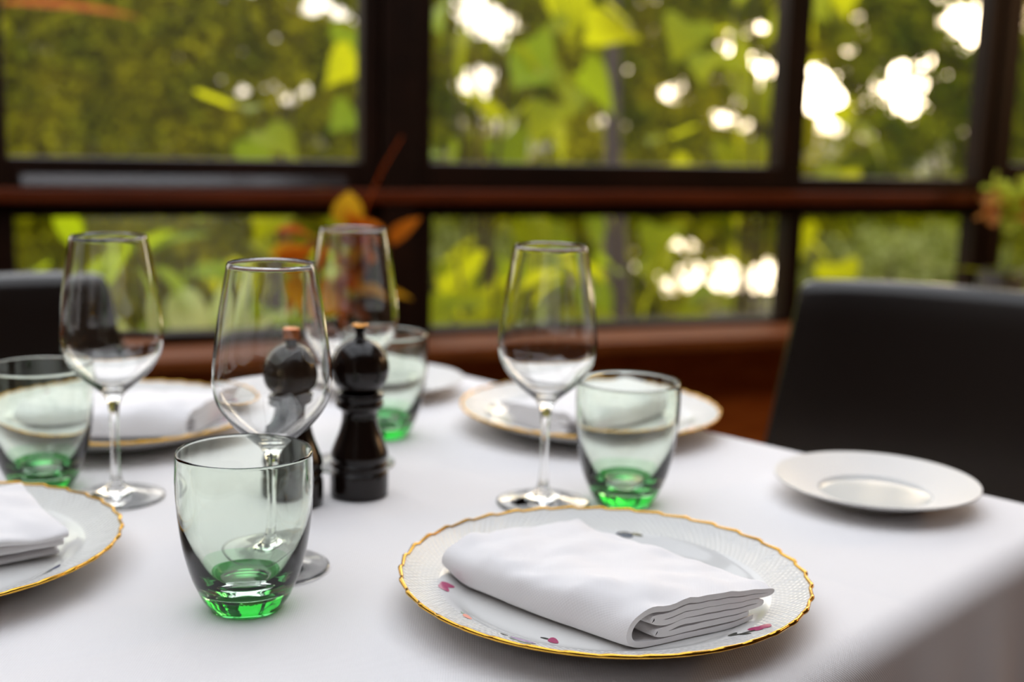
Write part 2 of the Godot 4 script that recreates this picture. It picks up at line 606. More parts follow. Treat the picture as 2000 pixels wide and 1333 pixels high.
func ring_surface(prof: PackedVector2Array, segs: int, uv_scale: Vector2) -> ArrayMesh:
	var pts := PackedVector3Array()
	var uv := PackedVector2Array()
	for p in prof:
		for j in segs:
			var f := TAU * j / segs
			pts.append(plate_point(p.x, p.y, f))
			uv.append(Vector2(uv_scale.x * j / segs, p.x * uv_scale.y))
	var st := begin()
	grid_into(st, pts, segs, true, uv)
	return done(st)

# A painted mark: an outline in (radial, around) metres laid on the porcelain at (radius, angle).
func painted(r0: float, f0: float, outline: Array, turn: float) -> ArrayMesh:
	var st := begin()
	var c := Vector2.ZERO
	for p in outline: c += p
	c /= outline.size()
	var rings := []
	for k in 4:
		var row := []
		for p in outline:
			var q: Vector2 = c.lerp(p, k / 3.0).rotated(turn)
			var r: float = r0 + q.x
			var f: float = f0 + q.y / r0
			row.append(Vector3(r * cos(f), plate_h(r) + 0.00025, r * sin(f)))
		rings.append(row)
	var n := outline.size()
	for k in 3:
		for i in n:
			var a: Vector3 = rings[k][i]
			var b: Vector3 = rings[k][(i + 1) % n]
			var cc: Vector3 = rings[k + 1][(i + 1) % n]
			var d: Vector3 = rings[k + 1][i]
			for v in ([a, d, cc, a, cc, b] if (d - a).cross(cc - a).y < 0 else [a, cc, d, a, b, cc]):
				st.set_normal(Vector3.UP)
				st.add_vertex(v)
	return done(st)

func petal(l: float, w: float, x := 0.0, y := 0.0, turn := 0.0) -> Array:
	var out := []
	for k in 12:
		var f := TAU * k / 12
		out.append(Vector2(x, y) + Vector2(cos(f) * l, sin(f) * w * (1.0 - 0.35 * cos(f))).rotated(turn))
	return out

func stroke(a: Vector2, b: Vector2, w: float) -> Array:
	var n := (b - a).orthogonal().normalized() * w
	return [a - n, a.lerp(b, 0.5) - n * 1.2, b - n * 0.4, b + n * 0.4, a.lerp(b, 0.5) + n * 1.2, a + n]

func flower(o: Node, called: String, r: float, f: float, turn: float, bits: Array) -> void:
	var root := Node3D.new()
	root.name = called
	o.add_child(root, true)
	for b in bits:
		part(b[0], painted(r, f, b[1], turn), b[2], root)

func make_plate() -> Node3D:
	var o := thing("dinner_plate", "", "plate")
	var segs := LOBES * 8
	var under := smooth([Vector2(0.0, 0.0032), Vector2(0.060, 0.0032), Vector2(0.0665, 0.0030), Vector2(0.0680, 0.0006), Vector2(0.0705, 0.0002), Vector2(0.0730, 0.0010), Vector2(0.0745, 0.0036), Vector2(0.0900, 0.0052), Vector2(0.1050, 0.0108), Vector2(0.1180, 0.0164), Vector2(0.1272, 0.0206)], 4)
	under.append(Vector2(0.1278, 0.0214))
	under.append(Vector2(0.1275, 0.0222))
	var well := PackedVector2Array()
	for k in 40:
		var r := 0.104 * (1.0 - k / 39.0)
		well.append(Vector2(r, plate_h(r)))
	var band := PackedVector2Array()
	for k in 15:
		var r := lerpf(0.1275, 0.104, k / 14.0)
		band.append(Vector2(r, plate_h(r)))
	part("underside", ring_surface(under, segs, Vector2.ONE), M.porcelain, o)
	part("well", ring_surface(well, segs, Vector2.ONE), M.porcelain, o)
	part("embossed_rim", ring_surface(band, segs, Vector2(LOBES, 38.0)), M.relief, o)
	var path := PackedVector3Array()
	for j in segs:
		path.append(plate_point(0.1276, 0.0217, TAU * j / segs) + Vector3.UP * 0.0002)
	var radii := PackedFloat32Array()
	for j in segs:
		radii.append(0.00135 + 0.00022 * lobe(TAU * j / segs))
	part("gold_rim", tube(path, radii, 8, true), M.gold, o)
	# painted sprigs, placed by angle (0 = +x, quarter turn = +z)
	flower(o, "painted_flower", 0.100, PI - 0.10, 0.3, [["petals", petal(0.0035, 0.0058, 0.0, 0.0035, 0.5), M.rose], ["petals", petal(0.0035, 0.0055, 0.0, -0.0035, -0.4), M.rose]])
	flower(o, "painted_bud", 0.103, PI - 0.62, 0.2, [["petals", petal(0.0022, 0.0048), M.orange_paint], ["stalk", stroke(Vector2(0, 0.004), Vector2(0.0006, 0.009), 0.0007), M.sage_paint]])
	flower(o, "painted_bud", 0.083, PI / 2 + 0.42, 0.9, [["petals", petal(0.003, 0.0045), M.rose], ["stalk", stroke(Vector2(0.002, 0.003), Vector2(0.006, 0.006), 0.0008), M.stem_paint]])
	flower(o, "painted_flower", 0.108, PI / 2 + 0.50, 0.15, [["petals", petal(0.0032, 0.0085), M.violet], ["stalk", stroke(Vector2(0.0035, 0.006), Vector2(0.0042, -0.013), 0.0008), M.sage_paint], ["bud", petal(0.0012, 0.003, 0.0, 0.0135), M.stem_paint]])
	flower(o, "painted_flower", 0.108, PI / 2 - 0.83, 0.6, [["petals", petal(0.0045, 0.0050, -0.001, -0.004, 0.3), M.rose], ["petals", petal(0.004, 0.0045, -0.001, -0.009, -0.3), M.rose], ["stalk", stroke(Vector2(0.001, -0.002), Vector2(0.003, 0.014), 0.0008), M.stem_paint], ["leaf", petal(0.0018, 0.004, 0.004, 0.006, 0.6), M.stem_paint], ["leaf", petal(0.0018, 0.004, 0.0, 0.011, -0.6), M.stem_paint]])
	flower(o, "painted_flower", 0.100, -PI / 2 + 0.22, 0.1, [["petals", petal(0.003, 0.006), M.navy], ["leaf", petal(0.0015, 0.0045, 0.002, 0.008), M.stem_paint]])
	flower(o, "painted_bud", 0.080, 0.10, 0.4, [["petals", petal(0.002, 0.004), M.navy], ["stalk", stroke(Vector2(0, 0.003), Vector2(0.002, 0.009), 0.0007), M.stem_paint]])
	return o

# A napkin folded over and over: one strip whose section winds to and fro, drawn out along its length.
func make_napkin() -> Node3D:
	var o := thing("napkin", "", "napkin")
	var L := 0.103                                   # across the folds
	var W := 0.150                                   # along the folds
	# centre line of the cloth in section: (across, height)
	var s := PackedVector2Array()
	s.append_array(smooth([Vector2(L - 0.010, 0.0020), Vector2(L * 0.6, 0.0020), Vector2(L * 0.3, 0.0020), Vector2(0.011, 0.0021), Vector2(0.003, 0.0045), Vector2(0.0005, 0.0110), Vector2(0.004, 0.0182), Vector2(0.014, 0.0222), Vector2(L * 0.35, 0.0240), Vector2(L * 0.65, 0.0238), Vector2(L * 0.9, 0.0228), Vector2(L - 0.003, 0.0222), Vector2(L - 0.0005, 0.0204), Vector2(L - 0.003, 0.0186), Vector2(L * 0.8, 0.0190), Vector2(L * 0.5, 0.0198), Vector2(0.026, 0.0186), Vector2(0.015, 0.0160), Vector2(0.026, 0.0144), Vector2(L * 0.5, 0.0158), Vector2(L * 0.8, 0.0150), Vector2(L - 0.009, 0.0142), Vector2(L - 0.0065, 0.0123), Vector2(L - 0.009, 0.0104), Vector2(L * 0.7, 0.0110), Vector2(L * 0.4, 0.0114), Vector2(0.030, 0.0102), Vector2(0.019, 0.0082), Vector2(0.032, 0.0062), Vector2(L * 0.6, 0.0068), Vector2(L - 0.014, 0.0062)], 5))
	var half := 0.0018
	# outline of the strip: one side out, the other side back
	var n := s.size()
	var ring := PackedVector2Array()
	var side := PackedVector2Array()
	for i in n:
		var t := (s[mini(i + 1, n - 1)] - s[maxi(i - 1, 0)]).normalized()
		side.append(Vector2(-t.y, t.x) * half)
	for i in n: ring.append(s[i] + side[i])
	for i in range(n - 1, -1, -1): ring.append(s[i] - side[i])
	var noise := FastNoiseLite.new()
	noise.seed = 11
	noise.frequency = 14.0
	noise.fractal_octaves = 2
	var rows := 44
	var pts := PackedVector3Array()
	var uvs := PackedVector2Array()
	var run := 0.0
	var runs := PackedFloat32Array()
	for i in ring.size():
		if i: run += (ring[i] - ring[i - 1]).length()
		runs.append(run)
	for k in rows + 1:
		var w := float(k) / rows
		for i in ring.size():
			var q := ring[i]
			var high := clampf(q.y / 0.024, 0.0, 1.0)
			var across := clampf(q.x / L, 0.0, 1.0)
			# the stack is lower at the back corner, puffed near the left fold, its upper plies drawn in a little unevenly
			var y := q.y * (1.0 + 0.20 * sin(PI * w) * (1.0 - across) - 0.22 * w * across)
			y += high * (0.0030 * noise.get_noise_2d(q.x * 2.0, w * W * 2.0) + 0.0022 * sin(w * 7.0 + q.x * 30.0) * smoothstep(0.0, 0.25, w) * (1.0 - 0.5 * across))
			var x := q.x + high * 0.004 * sin(w * 5.5 + 0.6) - 0.007 * sin(PI * w) * (1.0 - across)
			x -= 0.005 * smoothstep(0.65, 1.0, w) * (1.0 - across) * (1.0 - high)
			var along := w * W + 0.0025 * sin(across * 6.0 + 1.0) * (w - 0.5) + 0.004 * high * (w - 0.5)
			# the four corners of the folded stack, as it lies on the plate
			var front := Vector3(0.0058, 0, 0.0875).lerp(Vector3(0.0933, 0, 0.0445), x / L)
			var rear := Vector3(-0.0977, 0, -0.0145).lerp(Vector3(-0.0087, 0, -0.0855), x / L)
			var spot := front.lerp(rear, along / W)
			y += (1.0 - high) * maxf(0.0, plate_h(minf(spot.length(), 0.12)) - 0.0070)
			pts.append(spot + Vector3(0, maxf(y, 0.0004), 0))
			uvs.append(Vector2(runs[i], w * W))
	var st := begin()
	# rows run along b, columns round the section
	grid_into(st, pts, ring.size(), true, uvs)
	for e in [0, rows]:                              # the cut ends of the cloth
		var cap := PackedVector3Array()
		for i in n:
			var p1: Vector3 = pts[e * ring.size() + i]
			var p2: Vector3 = pts[e * ring.size() + 2 * n - 1 - i]
			cap.append_array([p1, p2] if e == 0 else [p2, p1])
		grid_into(st, cap, 2)
	part("folded_cloth", done(st), M.napkin, o)
	return o

func make_wine_glass() -> Node3D:
	var o := thing("wine_glass", "", "wine glass")
	var outer := smooth([Vector2(0.0, 0.0012), Vector2(0.012, 0.0011), Vector2(0.030, 0.0004), Vector2(0.0358, 0.0002), Vector2(0.0366, 0.0010), Vector2(0.0358, 0.0020), Vector2(0.026, 0.0034), Vector2(0.015, 0.0058), Vector2(0.0085, 0.0090), Vector2(0.0052, 0.0135), Vector2(0.0037, 0.022), Vector2(0.0031, 0.036), Vector2(0.0031, 0.052), Vector2(0.0036, 0.066), Vector2(0.0049, 0.0765), Vector2(0.0082, 0.0835), Vector2(0.0145, 0.0893), Vector2(0.0230, 0.0965), Vector2(0.0312, 0.1060), Vector2(0.0365, 0.1155), Vector2(0.0385, 0.1250), Vector2(0.0386, 0.1340), Vector2(0.0374, 0.1470), Vector2(0.0347, 0.1680), Vector2(0.0314, 0.1880), Vector2(0.0284, 0.2045)], 5)
	var inner := smooth([Vector2(0.0281, 0.2050), Vector2(0.0276, 0.2045), Vector2(0.0305, 0.1880), Vector2(0.0338, 0.1680), Vector2(0.0365, 0.1470), Vector2(0.0377, 0.1340), Vector2(0.0376, 0.1250), Vector2(0.0355, 0.1160), Vector2(0.0301, 0.1070), Vector2(0.0218, 0.0982), Vector2(0.0135, 0.0920), Vector2(0.0065, 0.0885), Vector2(0.0, 0.0875)], 5)
	var nb := 13 * 5                                   # the foot and stem end where the bowl begins
	var foot := outer.slice(0, nb + 6)
	var bowl := outer.slice(nb + 5)
	bowl.append_array(inner)
	part("bowl", lathe(bowl, 72), M.clear, o)
	part("stem_and_foot", lathe(foot, 72), M.clear, o)
	return o

func make_tumbler() -> Node3D:
	var o := thing("tumbler", "", "tumbler")
	var low := PackedVector2Array([Vector2(0, 0.0022), Vector2(0.015, 0.0018), Vector2(0.0205, 0.0004), Vector2(0.0222, 0.0002), Vector2(0.0222, 0.0002)])
	low.append_array(smooth([Vector2(0.0222, 0.0002), Vector2(0.0236, 0.0025), Vector2(0.0270, 0.0075), Vector2(0.0288, 0.0115)], 4))
	var low_wall := smooth([Vector2(0.0288, 0.0115), Vector2(0.0311, 0.0165), Vector2(0.0329, 0.0212)], 5)
	var up := smooth([Vector2(0.0329, 0.0212), Vector2(0.0351, 0.0285), Vector2(0.0380, 0.0410), Vector2(0.0405, 0.0605), Vector2(0.0415, 0.0790), Vector2(0.0413, 0.0900), Vector2(0.0410, 0.0980)], 6)
	up.append_array(smooth([Vector2(0.0405, 0.0990), Vector2(0.0398, 0.0984), Vector2(0.0400, 0.0900), Vector2(0.0400, 0.0790), Vector2(0.0387, 0.0605), Vector2(0.0350, 0.0430), Vector2(0.0287, 0.0280), Vector2(0.0208, 0.0165)], 6))
	var floor_in := smooth([Vector2(0.0208, 0.0165), Vector2(0.0184, 0.0138), Vector2(0.0165, 0.0128), Vector2(0.0110, 0.0122), Vector2(0.0, 0.0120)], 5)
	part("base", lathe(low, 80), M.deep_green, o)
	part("lower_wall", lathe(low_wall, 80), M.mid_green, o)
	part("wall", lathe(up, 80), M.pale_green, o)
	part("inner_floor", lathe(floor_in, 80), M.deep_green, o)
	return o

func make_bread_plate() -> Node3D:
	var o := thing("bread_plate", "", "plate")
	var under := smooth([Vector2(0.0, 0.0022), Vector2(0.036, 0.0022), Vector2(0.0385, 0.0004), Vector2(0.0405, 0.0004), Vector2(0.0430, 0.0030), Vector2(0.0560, 0.0072), Vector2(0.0700, 0.0122), Vector2(0.0808, 0.0165), Vector2(0.0817, 0.0176)], 5)
	var rim := smooth([Vector2(0.0817, 0.0176), Vector2(0.0808, 0.0184), Vector2(0.0700, 0.0146), Vector2(0.0560, 0.0102), Vector2(0.0475, 0.0078), Vector2(0.0455, 0.0070)], 5)
	var well := smooth([Vector2(0.0455, 0.0070), Vector2(0.0440, 0.0056), Vector2(0.0400, 0.0046), Vector2(0.0, 0.0044)], 5)
	part("underside", lathe(under, 96), M.porcelain, o)
	var st := begin()
	lathe_into(st, rim, 96, 30.0)
	part("embossed_rim", done(st), M.bread_relief, o)
	part("well", lathe(well, 96), M.porcelain, o)
	return o

func make_mill(cylinder_knob: bool, label: String) -> Node3D:
	var o := thing("pepper_mill", label, "mill", Transform3D(), "dark wooden mills in the middle of the table")
	var body := smooth([Vector2(0.0, 0.0004), Vector2(0.0205, 0.0004), Vector2(0.0228, 0.0022), Vector2(0.0232, 0.010), Vector2(0.0231, 0.0185), Vector2(0.0222, 0.0206), Vector2(0.0215, 0.0218), Vector2(0.0222, 0.0232), Vector2(0.0232, 0.0255), Vector2(0.0222, 0.0278), Vector2(0.0214, 0.0290), Vector2(0.0220, 0.0303), Vector2(0.0230, 0.0330), Vector2(0.0224, 0.0365), Vector2(0.0200, 0.0430), Vector2(0.0165, 0.0520), Vector2(0.0143, 0.0605), Vector2(0.0138, 0.0665), Vector2(0.0152, 0.0705), Vector2(0.0182, 0.0725), Vector2(0.0190, 0.0755), Vector2(0.0180, 0.0780), Vector2(0.0176, 0.0788), Vector2(0.0186, 0.0800), Vector2(0.0189, 0.0822), Vector2(0.0178, 0.0842), Vector2(0.0120, 0.0850), Vector2(0.0, 0.0850)], 4)
	var head := smooth([Vector2(0.0, 0.0852), Vector2(0.0118, 0.0853), Vector2(0.0160, 0.0872), Vector2(0.0205, 0.0925), Vector2(0.0228, 0.0995), Vector2(0.0229, 0.1060), Vector2(0.0208, 0.1145), Vector2(0.0160, 0.1218), Vector2(0.0095, 0.1258), Vector2(0.0060, 0.1266), Vector2(0.0, 0.1266)], 5)
	part("body", lathe(body, 56), M.mill, o)
	part("head", lathe(head, 56), M.mill, o)
	if cylinder_knob:
		part("neck", lathe(smooth([Vector2(0.0, 0.1266), Vector2(0.0052, 0.1267), Vector2(0.0044, 0.1285), Vector2(0.0046, 0.1312), Vector2(0.0, 0.1312)], 4), 32), M.mill, o)
		part("knob", lathe(smooth([Vector2(0.0, 0.1313), Vector2(0.0064, 0.1315), Vector2(0.0069, 0.1325), Vector2(0.0069, 0.1375), Vector2(0.0060, 0.1392), Vector2(0.0, 0.1396)], 4), 32), M.copper, o)
	else:
		part("neck", lathe(smooth([Vector2(0.0, 0.1266), Vector2(0.0060, 0.1267), Vector2(0.0040, 0.1285), Vector2(0.0034, 0.1312), Vector2(0.0042, 0.1338), Vector2(0.0066, 0.1362), Vector2(0.0066, 0.1370), Vector2(0.0, 0.1370)], 4), 32), M.mill, o)
		part("knob", lathe(smooth([Vector2(0.0, 0.1371), Vector2(0.0062, 0.1372), Vector2(0.0064, 0.1380), Vector2(0.0050, 0.1392), Vector2(0.0, 0.1394)], 4), 32), M.brass, o)
	return o

func build_settings() -> void:
	# dinner plates and their napkins; each setting is turned with its side of the table
	var plates := [
		[Vector3(0.0617, TOP, -0.7475), 0.0, "front gold-rimmed dinner plate nearest the camera, with pink flowers showing round its napkin", "white napkin folded in layers on the nearest dinner plate"],
		[Vector3(-0.3836, TOP, -0.7721), -PI / 2, "gold-rimmed dinner plate at the lower left, cut off by the picture edge", "white folded napkin on the cut-off plate at the lower left"],
		[Vector3(0.0791, TOP, -1.2078), PI / 2, "gold-rimmed dinner plate behind the right-hand wine glass and tumbler", "white folded napkin on the plate behind the right-hand tumbler"],
		[Vector3(-0.3683, TOP, -1.1392), PI, "gold-rimmed dinner plate at the back left, behind the left-hand wine glass", "white folded napkin on the back left plate behind the left-hand wine glass"]]
	var plate := make_plate()
	var napkin := make_napkin()
	tag(plate, "", "", "gold-rimmed dinner plates laid on the table")
	tag(napkin, "", "", "folded white napkins on the dinner plates")
	for i in plates.size():
		var p: Vector3 = plates[i][0]
		var t: float = plates[i][1]
		var spot := Transform3D(Basis(Vector3.UP, t), p)
		var nap := Transform3D(Basis(Vector3.UP, [0.0, t, t, 0.87][i]), p + Vector3(0, 0.0074, 0) + [Vector3.ZERO, Vector3(0.009, 0.0012, 0.003), Vector3.ZERO, Vector3(0.004, 0.0012, 0)][i])
		if i == 0:
			plate.transform = spot
			plate.set_meta("label", plates[i][2])
			napkin.transform = nap
			napkin.set_meta("label", plates[i][3])
		else:
			copy(plate, plates[i][2], spot, "dinner_plate")
			copy(napkin, plates[i][3], nap, "napkin")
	var wine := [
		[-0.1555, -0.7945, "clear wine glass directly behind the nearest green tumbler"],
		[-0.3063, -0.9381, "clear wine glass farthest left, in front of the left chair"],
		[-0.1367, -1.0525, "clear wine glass behind the dark wooden mills"],
		[0.0279, -0.9523, "clear wine glass standing alone on the right, beside a tumbler and before a plate"]]
	var wg := make_wine_glass()
	tag(wg, "", "", "empty wine glasses on the table")
	for i in wine.size():
		var spot := at(wine[i][0], TOP, wine[i][1], i * 0.7)
		if i == 0:
			wg.transform = spot
			wg.set_meta("label", wine[i][2])
		else:
			copy(wg, wine[i][2], spot, "wine_glass")
	var tumb := [
		[-0.1600, -0.7295, "green-based glass tumbler nearest the camera, left of the front plate"],
		[0.0930, -0.9641, "green-based glass tumbler behind the front plate, right of a wine glass"],
		[-0.1202, -1.1548, "green-based glass tumbler behind the mills, near the far corner of the table"],
		[-0.3732, -0.9626, "green-based glass tumbler at the left edge, behind the cut-off plate"]]
	var tg := make_tumbler()
	tag(tg, "", "", "green glass tumblers on the table")
	for i in tumb.size():
		var spot := at(tumb[i][0], TOP, tumb[i][1], i * 0.9)
		if i == 0:
			tg.transform = spot
			tg.set_meta("label", tumb[i][2])
		else:
			copy(tg, tumb[i][2], spot, "tumbler")
	var bp := make_bread_plate()
	tag(bp, "small white bread plate alone at the right, in front of the brown chair", "", "white bread plates")
	bp.transform = at(0.3013, TOP, -0.9873)
	copy(bp, "small white bread plate by the far corner, seen through the tumbler behind the mills", at(-0.134, TOP, -1.342), "bread_plate")
	make_mill(true, "dark wooden mill with a rounded copper knob, seen through the wine glass").transform = at(-0.1675, TOP, -0.9365)
	make_mill(false, "dark wooden mill with a flared brass-topped knob, right of the other mill").transform = at(-0.1195, TOP, -0.9641)

# =========================================================================== chairs
func make_chair(label: String) -> Node3D:
	# origin on the floor below the back; +z is the way the sitter faces, x along the back
	var o := thing("dining_chair", label, "chair", Transform3D(), "brown leather dining chairs")
	var bend := func(p: Vector3) -> Vector3:
		var t := (p.y - 0.43) / 0.40
		var w := 1.0 + 0.16 * (1.0 - t)
		var x := p.x * w
		var z := p.z - 0.035 * (1.0 - pow(x / 0.25, 2)) + (1.0 - t) * 0.095
		var y := p.y - 0.006 * pow(absf(x) / 0.23, 3.0) * t
		return Vector3(x, y, z)
	part("backrest", rbox(Vector3(0, 0.635, 0), Vector3(0.46, 0.41, 0.05), 0.017, bend, 10), M.leather, o)
	part("seat", rbox(Vector3(0, 0.435, 0.295), Vector3(0.48, 0.075, 0.44), 0.025, null, 6), M.leather, o)
	part("seat_frame", rbox(Vector3(0, 0.375, 0.295), Vector3(0.44, 0.05, 0.40), 0.006), M.leg, o)
	for s in [-1.0, 1.0]:
		part("leg", tube(PackedVector3Array([Vector3(s * 0.19, 0.38, 0.46), Vector3(s * 0.195, 0.0, 0.47)]), PackedFloat32Array([0.02, 0.014]), 8), M.leg, o)
		part("leg", tube(PackedVector3Array([Vector3(s * 0.19, 0.38, 0.13), Vector3(s * 0.195, 0.0, 0.06)]), PackedFloat32Array([0.02, 0.014]), 8), M.leg, o)
		var seam := PackedVector3Array()
		for k in 12:
			seam.append(bend.call(Vector3(s * 0.222, 0.45 + 0.36 * k / 11.0, 0.0255)))
		part("piping", tube(seam, PackedFloat32Array([0.0022]), 6), M.leather, o)
	return o

func build_chairs() -> void:
	# x axis = along the back; the back's top left corner and direction come from the photograph
	var right := make_chair("brown leather dining chair on the right, behind the bread plate")
	var w := Vector3(0.883, 0, 0.470)
	var c := Vector3(0.405, 0, -1.77) + w * 0.235
	right.transform = Transform3D(Basis(w, Vector3.UP, w.cross(Vector3.UP)), c)
	var left := make_chair("brown leather dining chair at the left edge, behind the leftmost wine glass")
	w = Vector3(0.688, 0, -0.725)
	c = Vector3(-0.54, 0, -1.65) - w * 0.235
	left.transform = Transform3D(Basis(w, Vector3.UP, w.cross(Vector3.UP)), c)

# =========================================================================== plants
# A leaf along +z from its stalk, broad in x, arched and folded along the midrib.
func leaf_mesh(l: float, w: float, shape := 0, arch := 0.18, fold := 0.25, rows := 7) -> ArrayMesh:
	var pts := PackedVector3Array()
	for i in rows + 1:
		var t := float(i) / rows
		var half := w / 2 * (pow(sin(PI * pow(t, 0.75)), 0.8) if shape == 0 else (sin(PI * minf(1.0, pow(t + 0.10, 0.55) * 0.97)) * 1.15 if shape == 1 else (1.0 - t) * smoothstep(-0.2, 0.1, t)))
		half = maxf(half, 0.0004)
		var y := -arch * l * t * t
		for k in 5:
			var x := (k - 2) / 2.0
			var back := -0.10 * l * absf(x) * (1.0 - t) if shape == 1 else 0.0
			pts.append(Vector3(x * half, y + fold * half * absf(x), t * l + back))
	var st := begin()
	grid_into(st, pts, 5)
	return done(st)

func facing(dir: Vector3, roll: float) -> Basis:
	var z := dir.normalized()
	var x := Vector3.UP.cross(z)
	x = Vector3.RIGHT if x.length() < 0.01 else x.normalized()
	return Basis(x, z.cross(x), z) * Basis(Vector3.BACK, roll)

# gaps: [s, h, radius] in the room's axes, where the branches part
func build_foliage(o: Node3D, leaf: Mesh, m: Material, count: int, lo: Vector3, hi: Vector3, gaps: Array, tints: Array, size := Vector2(0.7, 1.3), crown := 0.25) -> void:
	var mm := MultiMesh.new()
	mm.transform_format = MultiMesh.TRANSFORM_3D
	mm.use_colors = true
	mm.mesh = leaf
	var where := []
	var colors := []
	var bumps := FastNoiseLite.new()
	bumps.seed = 5 + int(lo.x * 37.0)
	bumps.frequency = 1.3
	gaps = gaps.filter(func(g): return g[0] > lo.x - g[2] and g[0] < hi.x + g[2])
	var tries := 0
	while where.size() < count and tries < count * 3:
		tries += 1
		var p := Vector3(rng.randf_range(lo.x, hi.x), rng.randf_range(lo.y, hi.y), rng.randf_range(lo.z, hi.z))
		var top: float = hi.y - crown * (0.5 + 0.5 * bumps.get_noise_2d(p.x * 3.0, 7.0)) - crown * 0.5 * absf(p.z - (lo.z + hi.z) / 2) / (hi.z - lo.z)
		if p.y > top:
			continue
		var open := false
		for g in gaps:
			var dx: float = p.x - g[0]
			var dy: float = p.y - g[1]
			var edge: float = g[2] * (0.8 + 0.5 * bumps.get_noise_2d(atan2(dy, dx) * 1.6, g[0] * 9.0))
			if 0.45 * dx * dx + dy * dy < (edge + 0.012) * (edge + 0.012):
				open = true
				break
		if open:
			continue
		var dir := Vector3(rng.randfn(), rng.randfn() - 0.5, rng.randfn() + 0.6)
		var k := rng.randf_range(size.x, size.y)
		where.append(Transform3D(room_frame.basis * facing(dir, rng.randf_range(-1.2, 1.2)).scaled(Vector3.ONE * k), room(p.x, p.y, p.z)))
		var clump := 0.5 + 0.5 * bumps.get_noise_3d(p.x * 2.2, p.y * 2.2, p.z * 2.2)
		var c: Color = tints[0].lerp(tints[1], clampf((clump - 0.5) * 2.4 + 0.5 + rng.randf_range(-0.25, 0.25), 0, 1))
		colors.append(c)
	mm.instance_count = where.size()
	var inv := o.transform.affine_inverse()
	for i in where.size():
		mm.set_instance_transform(i, inv * where[i])
		mm.set_instance_color(i, colors[i])
	var f := MultiMeshInstance3D.new()
	f.name = "foliage"
	f.multimesh = mm
	f.material_override = m
	f.set_meta("kind", "stuff")
	o.add_child(f, true)

